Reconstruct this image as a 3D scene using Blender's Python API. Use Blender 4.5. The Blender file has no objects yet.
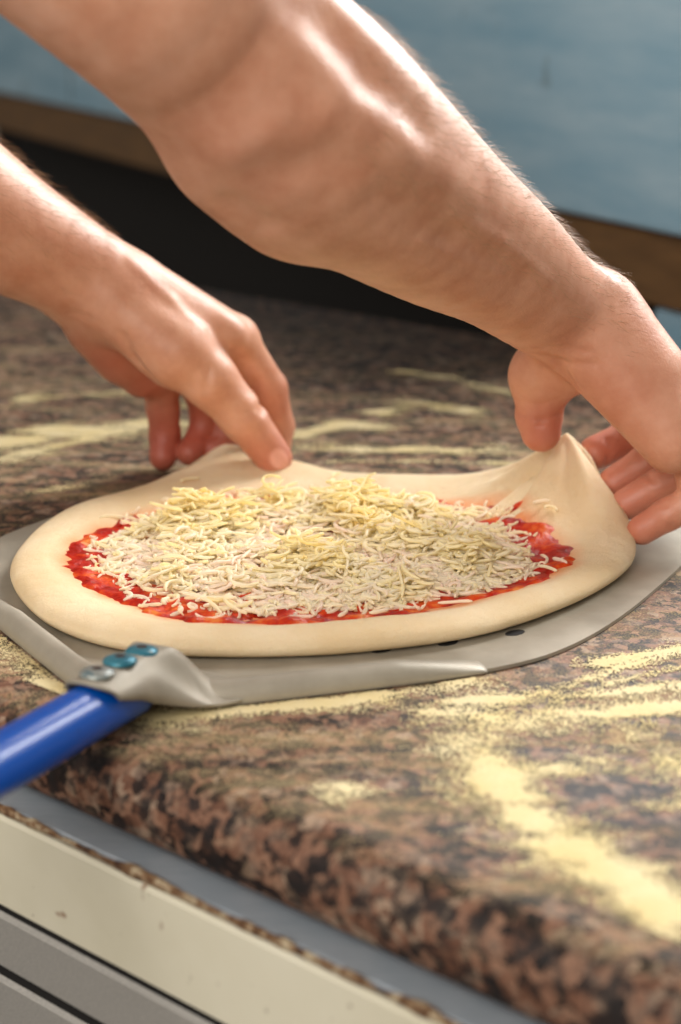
import bpy, math, random
import numpy as np
from mathutils import Vector, Matrix, noise as mnoise

rng = np.random.default_rng(7)
random.seed(7)
SC = bpy.context.scene
COL = SC.collection

# ------------------------------------------------------------------ camera
FPX = 1800.0                       # focal length in pixels of the 681 x 1024 frame
PITCH = math.radians(17.0)
CAM = np.array([0.0, -0.925, 1.21])
FWD = np.array([0.0, math.cos(PITCH), -math.sin(PITCH)])
UPV = np.array([0.0, math.sin(PITCH), math.cos(PITCH)])
RGT = np.array([1.0, 0.0, 0.0])
cd = bpy.data.cameras.new('camera')
cam = bpy.data.objects.new('camera', cd)
COL.objects.link(cam)
cam.location = CAM
cam.rotation_euler = (math.pi / 2 - PITCH, 0, 0)
cd.sensor_width = 36.0
cd.sensor_fit = 'AUTO'
cd.lens = FPX * 36.0 / 1024.0
cd.clip_start = 0.02
cd.dof.use_dof = True
cd.dof.focus_distance = 0.90
cd.dof.aperture_fstop = 5.6
SC.camera = cam

# ------------------------------------------------------------------ light
w = bpy.data.worlds.new('world')
SC.world = w
w.use_nodes = True
w.node_tree.nodes['Background'].inputs[0].default_value = (1.0, 0.92, 0.83, 1)
w.node_tree.nodes['Background'].inputs[1].default_value = 0.30


def area_light(name, loc, target, size, energy, color, size_y=None):
    ld = bpy.data.lights.new(name, 'AREA')
    ld.energy = energy
    ld.color = color
    ld.size = size
    if size_y:
        ld.shape = 'RECTANGLE'
        ld.size_y = size_y
    lo = bpy.data.objects.new(name, ld)
    COL.objects.link(lo)
    lo.location = loc
    lo.rotation_euler = (Vector(target) - Vector(loc)).to_track_quat('-Z', 'Y').to_euler()
    return lo


area_light('window_light', (1.3, 1.55, 2.35), (0.0, 0.0, 1.05), 1.3, 122, (0.99, 0.98, 0.97), 1.3)
area_light('front_fill_light', (-0.9, -2.3, 2.5), (0.0, 0.1, 0.95), 1.8, 54, (1.0, 0.94, 0.87), 1.8)  # added soft fill from the front left, brightens the camera-facing sides

SC.cycles.diffuse_bounces = 8
SC.view_settings.view_transform = 'Standard'
SC.view_settings.look = 'None'
SC.view_settings.gamma = 1.0
SC.view_settings.use_curve_mapping = False
SC.view_settings.exposure = 0.20


# ------------------------------------------------------------------ helpers
def P(px, py, d):
    """World point at camera depth d whose image is (px, py)."""
    return CAM + d * (FWD + (px - 340.5) / FPX * RGT + (512 - py) / FPX * UPV)


def G(px, py, z=0.90):
    """World point on the horizontal plane z seen at (px, py)."""
    r = FWD + (px - 340.5) / FPX * RGT + (512 - py) / FPX * UPV
    return CAM + r * (z - CAM[2]) / r[2]


def to_px(p):
    v = np.asarray(p) - CAM
    d = v @ FWD
    return np.stack([340.5 + FPX * (v @ RGT) / d, 512 - FPX * (v @ UPV) / d], -1)


def tag(o, label=None, cat=None, kind=None, group=None):
    for k, v in (('label', label), ('category', cat), ('kind', kind), ('group', group)):
        if v:
            o[k] = v
    return o


def link(name, me, mat=None, parent=None, smooth=True):
    o = bpy.data.objects.new(name, me)
    COL.objects.link(o)
    if mat is not None:
        for m in (mat if isinstance(mat, (list, tuple)) else [mat]):
            me.materials.append(m)
    if parent is not None:
        o.parent = parent
    if smooth and len(me.polygons):
        me.polygons.foreach_set('use_smooth', [True] * len(me.polygons))
    me.update()
    return o


def pydata(name, v, f, mat=None, parent=None, smooth=True):
    me = bpy.data.meshes.new(name)
    me.from_pydata([tuple(map(float, p)) for p in v], [], [tuple(map(int, q)) for q in f])
    return link(name, me, mat, parent, smooth)


def fast_quads(name, V, Q):
    me = bpy.data.meshes.new(name)
    me.vertices.add(len(V))
    me.vertices.foreach_set('co', np.asarray(V, np.float32).ravel())
    n = len(Q)
    k = Q.shape[1]
    me.loops.add(n * k)
    me.loops.foreach_set('vertex_index', np.asarray(Q, np.int32).ravel())
    me.polygons.add(n)
    me.polygons.foreach_set('loop_start', np.arange(0, n * k, k, dtype=np.int32))
    me.polygons.foreach_set('loop_total', np.full(n, k, dtype=np.int32))
    me.update(calc_edges=True)
    me.validate()
    return me


def fattr(me, name, vals):
    a = me.attributes.new(name, 'FLOAT', 'POINT')
    a.data.foreach_set('value', np.asarray(vals, np.float32))


def empty(name, loc=(0, 0, 0)):
    o = bpy.data.objects.new(name, None)
    COL.objects.link(o)
    o.location = loc
    o.empty_display_size = 0.05
    return o


def spline(pts, n, closed=False):
    """Catmull-Rom through pts, n samples evenly spaced by length."""
    p = np.asarray(pts, float)
    m = len(p)
    seg = m if closed else m - 1
    out = []
    for i in range(seg):
        if closed:
            a, b, c, d = p[(i - 1) % m], p[i], p[(i + 1) % m], p[(i + 2) % m]
        else:
            a, b, c, d = p[max(i - 1, 0)], p[i], p[i + 1], p[min(i + 2, m - 1)]
        for t in np.linspace(0, 1, 24, endpoint=False):
            out.append(0.5 * ((2 * b) + (c - a) * t + (2 * a - 5 * b + 4 * c - d) * t * t + (3 * b - a - 3 * c + d) * t ** 3))
    out.append(p[0] if closed else p[-1])
    out = np.array(out)
    L = np.concatenate([[0], np.cumsum(np.linalg.norm(np.diff(out, axis=0), axis=1))])
    s = np.linspace(0, L[-1], n, endpoint=not closed)
    return np.stack([np.interp(s, L, out[:, k]) for k in range(p.shape[1])], 1)


def tube(path, radii, sides=12, cap=True):
    p = np.asarray(path, float)
    n = len(p)
    r = np.broadcast_to(np.asarray(radii, float), (n,))
    t = np.gradient(p, axis=0)
    t /= np.linalg.norm(t, axis=1)[:, None] + 1e-12
    ref = np.array([0, 0, 1.0]) if abs(t[0][2]) < 0.9 else np.array([1.0, 0, 0])
    V, F = [], []
    for i in range(n):
        u = ref - t[i] * (ref @ t[i])
        u /= np.linalg.norm(u) + 1e-12
        ref = u
        v = np.cross(t[i], u)
        for k in range(sides):
            a = 2 * math.pi * k / sides
            V.append(p[i] + r[i] * (math.cos(a) * u + math.sin(a) * v))
    for i in range(n - 1):
        for k in range(sides):
            k2 = (k + 1) % sides
            F.append((i * sides + k, i * sides + k2, (i + 1) * sides + k2, (i + 1) * sides + k))
    if cap:
        F.append(tuple(range(sides))[::-1])
        F.append(tuple((n - 1) * sides + k for k in range(sides)))
    return V, F


def vnoise(p, scale, seed=0.0, octv=3):
    out = np.empty(len(p))
    for i, q in enumerate(p):
        out[i] = mnoise.fractal(Vector((q[0] * scale + seed, q[1] * scale - seed, (q[2] if len(q) > 2 else 0) * scale + 2 * seed)), 1.0, 2.0, octv)
    return out


# ------------------------------------------------------------------ node helper
class NT:
    def __init__(self, name):
        self.m = bpy.data.materials.new(name)
        self.m.use_nodes = True
        self.t = self.m.node_tree
        self.b = self.t.nodes['Principled BSDF']
        self.out = self.t.nodes['Material Output']

    def n(self, typ, **kw):
        nd = self.t.nodes.new(typ)
        for k, v in kw.items():
            if k.startswith('i_'):
                key = k[2:]
                nd.inputs[int(key) if key.isdigit() else key.replace('_', ' ')].default_value = v
            else:
                setattr(nd, k, v)
        return nd

    def l(self, a, b):
        self.t.links.new(a, b)

    def set(self, **kw):
        for k, v in kw.items():
            self.b.inputs[k.replace('_', ' ')].default_value = v

    def coord(self, which='Object', scale=(1, 1, 1), rot=(0, 0, 0)):
        tc = self.n('ShaderNodeTexCoord')
        mp = self.n('ShaderNodeMapping')
        mp.inputs['Scale'].default_value = scale
        mp.inputs['Rotation'].default_value = rot
        self.l(tc.outputs[which], mp.inputs[0])
        return mp.outputs[0]

    def noise(self, vec, scale, detail=4, rough=0.55, dist=0.0):
        nd = self.n('ShaderNodeTexNoise')
        nd.inputs['Scale'].default_value = scale
        nd.inputs['Detail'].default_value = detail
        nd.inputs['Roughness'].default_value = rough
        nd.inputs['Distortion'].default_value = dist
        self.l(vec, nd.inputs['Vector'])
        return nd.outputs[0]

    def ramp(self, fac, stops, interp='LINEAR'):
        r = self.n('ShaderNodeValToRGB')
        r.color_ramp.interpolation = interp
        e = r.color_ramp.elements
        while len(e) > 1:
            e.remove(e[-1])
        e[0].position, e[0].color = stops[0][0], self.c(stops[0][1])
        for pos, col in stops[1:]:
            k = e.new(pos)
            k.color = self.c(col)
        self.l(fac, r.inputs[0])
        return r.outputs[0]

    @staticmethod
    def c(x):
        if isinstance(x, (int, float)):
            return (x, x, x, 1)
        return tuple(x) + (1,) if len(x) == 3 else tuple(x)

    def mix(self, fac, a, b, mode='MIX'):
        m = self.n('ShaderNodeMix', data_type='RGBA', blend_type=mode)
        for s, v in ((0, fac), (6, a), (7, b)):
            if hasattr(v, 'is_linked') or hasattr(v, 'links'):
                self.l(v, m.inputs[s])
            else:
                m.inputs[s].default_value = v if s == 0 else self.c(v)
        return m.outputs[2]

    def math(self, op, a, b=0.0, clamp=False):
        m = self.n('ShaderNodeMath', operation=op, use_clamp=clamp)
        for s, v in ((0, a), (1, b)):
            if hasattr(v, 'links'):
                self.l(v, m.inputs[s])
            else:
                m.inputs[s].default_value = v
        return m.outputs[0]

    def attr(self, name):
        return self.n('ShaderNodeAttribute', attribute_name=name).outputs['Fac']

    def bump(self, h, strength=0.3, dist=0.001):
        b = self.n('ShaderNodeBump')
        b.inputs['Strength'].default_value = strength
        b.inputs['Distance'].default_value = dist
        self.l(h, b.inputs['Height'])
        self.l(b.outputs[0], self.b.inputs['Normal'])


def srgb(r, g, b):
    f = lambda v: (v / 255 / 12.92) if v / 255 <= 0.04045 else ((v / 255 + 0.055) / 1.055) ** 2.4
    return (f(r), f(g), f(b))


def plain(name, col, rough=0.5, metal=0.0):
    k = NT(name)
    k.set(Base_Color=NT.c(col), Roughness=rough, Metallic=metal)
    return k.m


# ------------------------------------------------------------------ materials
def mat_skin():
    k = NT('skin')
    co = k.coord()
    mot = k.noise(co, 45, 5, 0.6)
    fine = k.noise(co, 700, 3, 0.6)
    base = k.ramp(mot, [(0.3, srgb(196, 136, 105)), (0.55, srgb(212, 157, 127)), (0.75, srgb(220, 168, 140))])
    base = k.mix(k.attr('red'), base, srgb(180, 90, 70))
    base = k.mix(k.attr('nail'), base, srgb(226, 166, 148))
    k.l(base, k.b.inputs['Base Color'])
    r = k.mix(k.attr('nail'), (0.44, 0.44, 0.44), (0.28, 0.28, 0.28))
    k.l(r, k.b.inputs['Roughness'])
    k.set(Subsurface_Weight=0.12, Subsurface_Radius=(1.0, 0.35, 0.2), Subsurface_Scale=0.006, Specular_IOR_Level=0.5)
    k.bump(k.math('ADD', fine, k.math('MULTIPLY', k.noise(co, 160, 3), 1.3)), 0.35, 0.0006)
    return k.m


def mat_granite():
    k = NT('granite')
    co = k.coord()
    wob = k.n('ShaderNodeVectorMath', operation='ADD')
    nz = k.n('ShaderNodeTexNoise')
    nz.inputs['Scale'].default_value = 130
    k.l(co, nz.inputs['Vector'])
    sc = k.n('ShaderNodeVectorMath', operation='SCALE')
    sc.inputs['Scale'].default_value = 0.012
    k.l(nz.outputs['Color'], sc.inputs[0])
    k.l(co, wob.inputs[0])
    k.l(sc.outputs[0], wob.inputs[1])
    vo = k.n('ShaderNodeTexVoronoi')
    vo.inputs['Scale'].default_value = 180
    k.l(wob.outputs[0], vo.inputs['Vector'])
    sepc = k.n('ShaderNodeSeparateColor')
    k.l(vo.outputs['Color'], sepc.inputs[0])
    big = k.noise(co, 40, 3, 0.6)
    v = k.math('ADD', k.math('MULTIPLY', sepc.outputs[0], 0.55), k.math('MULTIPLY', big, 0.9))
    v = k.math('SUBTRACT', v, 0.2)
    base = k.ramp(v, [(0.25, srgb(34, 29, 28)), (0.37, srgb(60, 47, 42)), (0.44, srgb(100, 70, 56)), (0.55, srgb(130, 95, 77)),
                      (0.66, srgb(144, 110, 90)), (0.76, srgb(112, 94, 82)), (0.84, srgb(158, 134, 114))])
    grey = k.noise(co, 88, 6, 0.66)
    base = k.mix(k.ramp(grey, [(0.50, 0.0), (0.58, 0.9)]), base, srgb(42, 39, 39))
    pale = k.noise(k.coord(rot=(0.3, 0.2, 0.9)), 85, 5, 0.65)
    base = k.mix(k.ramp(pale, [(0.58, 0.0), (0.68, 0.6)]), base, srgb(164, 138, 114))
    speck = k.noise(co, 380, 3, 0.6)
    base = k.mix(k.ramp(speck, [(0.56, 0.0), (0.66, 0.6)]), base, srgb(46, 38, 35))
    # thin dusting of semolina on the upward side of the slab
    geo = k.n('ShaderNodeNewGeometry')
    sx = k.n('ShaderNodeSeparateXYZ')
    k.l(geo.outputs['Normal'], sx.inputs[0])
    up = k.ramp(sx.outputs[2], [(0.7, 0.0), (0.97, 1.0)])
    st = k.coord(scale=(1.0, 4.5, 1.0), rot=(0, 0, math.radians(-42)))
    sm = k.noise(st, 9, 6, 0.62, 0.6)
    gr = k.noise(co, 900, 2, 0.6)
    dust = k.math('ADD', sm, k.math('MULTIPLY', k.math('SUBTRACT', gr, 0.5), 0.9))
    dust = k.ramp(dust, [(0.47, 0.0), (0.78, 0.72)])
    base = k.mix(k.math('MULTIPLY', dust, up), base, srgb(206, 184, 138))
    k.l(base, k.b.inputs['Base Color'])
    k.l(k.ramp(k.math('MULTIPLY', dust, up), [(0, 0.5), (0.4, 0.9)]), k.b.inputs['Roughness'])
    k.set(Specular_IOR_Level=0.08)
    k.bump(k.math('ADD', grey, k.math('MULTIPLY', gr, 0.4)), 0.15, 0.001)
    return k.m


def mat_flour():
    k = NT('semolina')
    co = k.coord()
    a = k.noise(co, 1400, 2, 0.6)
    b = k.noise(co, 30, 3)
    c1 = k.ramp(b, [(0.35, srgb(216, 197, 145)), (0.65, srgb(222, 207, 166))])
    k.l(k.mix(k.ramp(a, [(0.5, 0.0), (0.8, 0.3)]), c1, srgb(214, 184, 116)), k.b.inputs['Base Color'])
    k.set(Roughness=0.95, Specular_IOR_Level=0.1)
    k.bump(a, 0.6, 0.0008)
    return k.m


def mat_dough():
    k = NT('dough')
    co = k.coord()
    a = k.noise(co, 22, 4, 0.6)
    g = k.noise(co, 1300, 3, 0.7)
    base = k.ramp(a, [(0.35, srgb(224, 198, 156)), (0.65, srgb(233, 212, 176))])
    base = k.mix(k.ramp(g, [(0.55, 0.0), (0.75, 0.5)]), base, srgb(224, 190, 128))
    base = k.mix(k.attr('stain'), base, srgb(224, 130, 70))
    k.l(base, k.b.inputs['Base Color'])
    k.set(Roughness=0.75, Specular_IOR_Level=0.25, Subsurface_Weight=0.15, Subsurface_Radius=(1, 0.6, 0.35), Subsurface_Scale=0.004)
    k.bump(k.math('ADD', g, k.math('MULTIPLY', k.noise(co, 180, 3), 1.6)), 0.7, 0.0009)
    return k.m


def mat_sauce():
    k = NT('tomato_sauce')
    co = k.coord()
    a = k.noise(co, 60, 5, 0.65)
    base = k.ramp(a, [(0.32, srgb(124, 10, 2)), (0.48, srgb(172, 28, 6)), (0.57, srgb(200, 70, 18)), (0.68, srgb(216, 126, 56))])
    k.l(base, k.b.inputs['Base Color'])
    k.set(Roughness=0.42, Specular_IOR_Level=0.25)
    k.bump(k.math('ADD', a, k.noise(co, 300, 3)), 0.7, 0.0012)
    return k.m


def mat_cheese():
    k = NT('grated_mozzarella')
    t = k.attr('tone')
    base = k.ramp(t, [(0.0, srgb(254, 238, 224)), (0.3, srgb(255, 248, 226)), (0.65, srgb(255, 246, 206)), (1.0, srgb(254, 238, 176))])
    k.l(base, k.b.inputs['Base Color'])
    k.set(Roughness=0.45, Specular_IOR_Level=0.3)
    tr = k.n('ShaderNodeBsdfTranslucent')
    k.l(base, tr.inputs[0])
    mx = k.n('ShaderNodeMixShader', i_0=0.5)
    k.l(k.b.outputs[0], mx.inputs[1])
    k.l(tr.outputs[0], mx.inputs[2])
    k.l(mx.outputs[0], k.out.inputs[0])
    return k.m


def mat_metal(name, lo, hi, rough=0.4, metal=0.8, stretch=(1, 1, 1), rot=(0, 0, 0), stain=None, scale=60):
    k = NT(name)
    co = k.coord(scale=stretch, rot=rot)
    a = k.noise(co, scale, 6, 0.65)
    base = k.ramp(a, [(0.3, lo), (0.7, hi)])
    if stain:
        s = k.noise(k.coord(), stain[1], 5, 0.7)
        base = k.mix(k.ramp(s, [(stain[2], 0.0), (stain[2] + 0.06, stain[3])]), base, stain[0])
    k.l(base, k.b.inputs['Base Color'])
    k.l(k.ramp(a, [(0.3, rough - 0.07), (0.7, rough + 0.1)]), k.b.inputs['Roughness'])
    k.set(Metallic=metal)
    k.bump(a, 0.12, 0.0006)
    return k.m


def mat_cream():
    k = NT('cream_enamel')
    co = k.coord()
    a = k.noise(co, 14, 4)
    base = k.ramp(a, [(0.3, srgb(214, 208, 184)), (0.7, srgb(226, 221, 200))])
    s = k.noise(co, 48, 2, 0.5)
    base = k.mix(k.ramp(s, [(0.735, 0.0), (0.76, 0.9)]), base, srgb(120, 66, 26))
    s2 = k.noise(co, 160, 3, 0.6)
    base = k.mix(k.ramp(s2, [(0.70, 0.0), (0.74, 0.6)]), base, srgb(104, 80, 50))
    k.l(base, k.b.inputs['Base Color'])
    k.set(Roughness=0.4)
    return k.m


def mat_sealant():
    k = NT('grimy_sealant')
    co = k.coord()
    s = k.noise(co, 170, 4, 0.7)
    base = k.ramp(s, [(0.36, srgb(58, 32, 16)), (0.5, srgb(124, 92, 62)), (0.62, srgb(186, 170, 140))])
    k.l(base, k.b.inputs['Base Color'])
    k.set(Roughness=0.9)
    k.bump(s, 0.8, 0.002)
    return k.m


def mat_blue():
    k = NT('blue_paint')
    co = k.coord()
    s = k.noise(co, 120, 4, 0.7)
    base = k.mix(k.ramp(s, [(0.70, 0.0), (0.74, 0.7)]), srgb(0, 78, 172), srgb(20, 44, 90))
    k.l(base, k.b.inputs['Base Color'])
    k.set(Roughness=0.3, Metallic=0.0, Specular_IOR_Level=0.3, Coat_Weight=0.1, Coat_Roughness=0.15)
    return k.m


M = dict(
    skin=mat_skin(), granite=mat_granite(), flour=mat_flour(), dough=mat_dough(), sauce=mat_sauce(), cheese=mat_cheese(),
    alu=mat_metal('worn_aluminium', srgb(148, 141, 126), srgb(174, 166, 150), 0.5, 0.3, (1, 1, 1), (0, 0, 0), (srgb(92, 58, 34), 90, 0.70, 0.7), 24),
    steel=mat_metal('brushed_steel', srgb(162, 160, 156), srgb(198, 195, 188), 0.42, 0.35, (3, 60, 60), (0, 0, math.radians(41.7)), None, 22),
    ledge=mat_metal('ledge_steel', srgb(156, 168, 178), srgb(182, 190, 198), 0.42, 0.3, (2, 30, 30), (0, 0, math.radians(41.7)), None, 26),
    panel=mat_metal('blue_grey_sheet', srgb(136, 182, 208), srgb(176, 208, 226), 0.42, 0.2, (1, 1, 6), (0, 0, 0), (srgb(96, 112, 122), 11, 0.62, 0.5), 5),
    wood=mat_metal('brown_rail', srgb(92, 66, 38), srgb(122, 90, 54), 0.6, 0.0, (1, 1, 8), (0, 0, 0), None, 12),
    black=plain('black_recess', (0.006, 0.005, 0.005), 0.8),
    dark=plain('dark_shade_and_seam', srgb(12, 9, 8), 0.8),
    cream=mat_cream(), sealant=mat_sealant(), blue=mat_blue(),
    rivet_blue=mat_metal('worn_blue_rivet', srgb(38, 106, 128), srgb(70, 140, 156), 0.35, 0.4, (1, 1, 1), (0, 0, 0), (srgb(130, 120, 100), 160, 0.62, 0.8), 80),
    rivet_grey=mat_metal('worn_grey_rivet', srgb(120, 140, 146), srgb(170, 172, 164), 0.35, 0.5, (1, 1, 1), (0, 0, 0), (srgb(52, 104, 122), 200, 0.56, 0.8), 80),
    hole=plain('rivet_hole', srgb(48, 30, 22), 0.6),
    hair=plain('arm_hair', srgb(176, 140, 104), 0.4),
    shirt=plain('white_cotton', srgb(214, 210, 204), 0.9),
    trousers=plain('dark_cotton', srgb(44, 46, 54), 0.9),
    headhair=plain('brown_hair', srgb(58, 40, 28), 0.6),
    shoe=plain('black_leather', srgb(24, 24, 26), 0.5),
    floor=plain('floor_tile', srgb(120, 108, 96), 0.5),
    wallm=plain('wall_paint', srgb(150, 142, 130), 0.8),
)

# ------------------------------------------------------------------ the setting
pydata('floor', [(-4, -4, 0), (4, -4, 0), (4, 5, 0), (-4, 5, 0)], [(0, 1, 2, 3)], M['floor'], smooth=False)['kind'] = 'structure'
pydata('wall_back', [(-4, 4.2, 0), (4, 4.2, 0), (4, 4.2, 3.2), (-4, 4.2, 3.2), (-4, 4.35, 0), (4, 4.35, 0), (4, 4.35, 3.2), (-4, 4.35, 3.2)],
       [(0, 1, 2, 3), (7, 6, 5, 4), (0, 4, 5, 1), (1, 5, 6, 2), (2, 6, 7, 3), (3, 7, 4, 0)], M['wallm'], smooth=False)['kind'] = 'structure'

# counter frame: e runs along the front edge (towards the right and nearer), nin points into the counter
E0 = np.array([-0.152, -0.193])
EDIR = np.array([0.746, -0.666])
NIN = np.array([0.666, 0.746])


def CF(s, u, z):
    q = E0 + EDIR * s + NIN * u
    return (q[0], q[1], z)


def extrude(profile, s0, s1, name, mat, parent=None, smooth=False, cuts=1):
    """profile: closed list of (u, z); swept along the counter's front edge."""
    n = len(profile)
    V, F = [], []
    for j in range(cuts + 1):
        s = s0 + (s1 - s0) * j / cuts
        V += [CF(s, u, z) for u, z in profile]
    for j in range(cuts):
        for i in range(n):
            i2 = (i + 1) % n
            F.append((j * n + i, j * n + i2, (j + 1) * n + i2, (j + 1) * n + i))
    F.append(tuple(range(n))[::-1])
    F.append(tuple(cuts * n + i for i in range(n)))
    o = pydata(name, V, F, mat, parent, smooth)
    import bmesh
    bm = bmesh.new()
    bm.from_mesh(o.data)
    bmesh.ops.recalc_face_normals(bm, faces=bm.faces)
    bm.to_mesh(o.data)
    bm.free()
    return o


def box_profile(u0, u1, z0, z1, r=0.0015):
    return [(u0 + r, z0), (u1 - r, z0), (u1, z0 + r), (u1, z1 - r), (u1 - r, z1), (u0 + r, z1), (u0, z1 - r), (u0, z0 + r)]


S0, S1 = -1.25, 0.85
prof = [(0.785, 0.86), (0.785, 0.90)]
R = 0.02
for i in range(13):                      # rounded front edge of the slab
    a = math.pi / 2 + math.pi * i / 12
    prof.append((0.012 + R * math.cos(a) * 0.95, 0.88 + R * math.sin(a)))
ct = extrude(prof, S0, S1, 'granite_countertop', M['granite'], None, False, 1)
for p_ in ct.data.polygons:
    p_.use_smooth = len(p_.vertices) == 4
tag(ct, 'thick speckled brown granite worktop with a rounded front edge, dusted with flour', 'countertop')

base = empty('counter_cabinet', (E0[0], E0[1], 0))


def reparent(o, root):
    o.parent = root
    o.matrix_parent_inverse = Matrix.Translation(-Vector(root.location))
    return o


tag(base, 'worktop base cabinet with grey steel ledge, cream front band and steel drawer fronts', 'cabinet')
reparent(extrude(box_profile(-0.012, 0.74, 0.846, 0.859), S0, S1, 'ledge', M['ledge']), base)['label'] = 'grey steel ledge under the granite'
reparent(extrude(box_profile(-0.017, 0.0, 0.812, 0.857), S0, S1, 'front_band', M['cream']), base)['label'] = 'cream enamelled band with rust spots'
reparent(extrude(box_profile(-0.0120, 0.70, 0.10, 0.845), S0, S1, 'carcass', M['black']), base)  # black face set just behind the drawer fronts paints shade into their gaps
# lumpy line of old sealant where the ledge meets the cream band
sb = []
ns = 420
ss = np.linspace(-0.5, 0.85, ns)
nz1 = vnoise(np.stack([ss * 60, ss * 0, ss * 0], 1), 1.0, 3.1)
nz2 = vnoise(np.stack([ss * 25, ss * 0, ss * 0], 1), 1.0, 8.7)
path = [CF(s, -0.0145 + 0.0012 * b, 0.8592 + 0.0006 * a) for s, a, b in zip(ss, nz1, nz2)]
v, f = tube(path, np.clip(0.0016 + 0.0016 * nz1 + 0.001 * nz2, 0.0004, 0.005), 8)
reparent(pydata('sealant_bead', v, f, M['sealant']), base)['label'] = 'rusty brown crumbling sealant line'
zz = [(0.8055, 0.777), (0.772, 0.60), (0.596, 0.42), (0.416, 0.24)]
for zt, zb in zz:
    reparent(extrude(box_profile(-0.014, 0.003, zb, zt, 0.002), S0, S1, 'drawer_front', M['steel']), base)
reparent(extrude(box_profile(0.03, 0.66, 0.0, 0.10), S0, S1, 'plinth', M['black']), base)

# ------------------------------------------------------------------ steel unit behind the counter
A0 = np.array([-0.95, 2.85])
A1 = np.array([0.65, -0.05])
cabdir = np.array([0.455, -0.890])
pr, pl = np.array([0.33, 0.52]), None


def back_unit():
    # front line through two image points of the brown rail's lower edge, at z = 0.945
    a = G(0, 131, 0.925)[:2]
    b = G(681, 318, 0.925)[:2]
    d = (b - a) / np.linalg.norm(b - a)
    nb = np.array([-d[1], d[0]])
    if nb[1] < 0:
        nb = -nb
    o = a - d * 0.5
    L = np.linalg.norm(b - a) + 0.5 + 0.03
    root = empty('steel_cabinet', (o[0], o[1], 0))
    tag(root, 'blue grey sheet metal cabinet over a brown rail, standing behind the worktop', 'cabinet')

    def bx(name, s0, s1, u0, u1, z0, z1, mat, r=0.003):
        import bmesh
        bm = bmesh.new()
        vs = []
        for z in (z0, z1):
            for s, u in ((s0, u0), (s1, u0), (s1, u1), (s0, u1)):
                q = o + d * s + nb * u
                vs.append(bm.verts.new((q[0] - root.location.x, q[1] - root.location.y, z)))
        for q in ((0, 1, 2, 3), (4, 5, 6, 7), (0, 1, 5, 4), (1, 2, 6, 5), (2, 3, 7, 6), (3, 0, 4, 7)):
            bm.faces.new([vs[i] for i in q])
        bmesh.ops.recalc_face_normals(bm, faces=bm.faces)
        bmesh.ops.bevel(bm, geom=bm.edges[:], offset=r, segments=2, affect='EDGES')
        me = bpy.data.meshes.new(name)
        bm.to_mesh(me)
        bm.free()
        return link(name, me, mat, root, False)
    # height of the panel's lower edge at the right hand side
    t = np.linspace(0, 1, 400)
    zc = None
    q = b
    best = 1e9
    for z in np.linspace(0.95, 1.25, 600):
        pp = to_px(np.array([q[0], q[1], z]))
        if abs(pp[1] - 238) < best:
            best, zc = abs(pp[1] - 238), z
    bx('panel', 0, L, 0.0, 0.5, zc, 1.36, M['panel'])
    bx('rail', 0, L, 0.012, 0.49, 0.925, zc - 0.001, M['wood'])['label'] = 'brown lower rail'
    bx('recess_shade', 0.06, L - 0.06, 0.12, 0.47, 0.10, 0.924, M['dark'])['label'] = 'near-black block standing in for shade in the open base'  # shade under the cabinet put into a near-black block
    for s in (0.02, L - 0.095):
        for u in (0.02, 0.43):
            bx('leg', s, s + 0.05, u, u + 0.05, 0.0, 0.924, M['panel'])
    for s in (0.36 * L, 0.58 * L):
        bx('panel_seam', s, s + 0.0025, -0.0008, 0.003, zc + 0.01, 1.35, M['dark'], 0.0003)
    return zc, d, o, L


back_unit()

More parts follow.
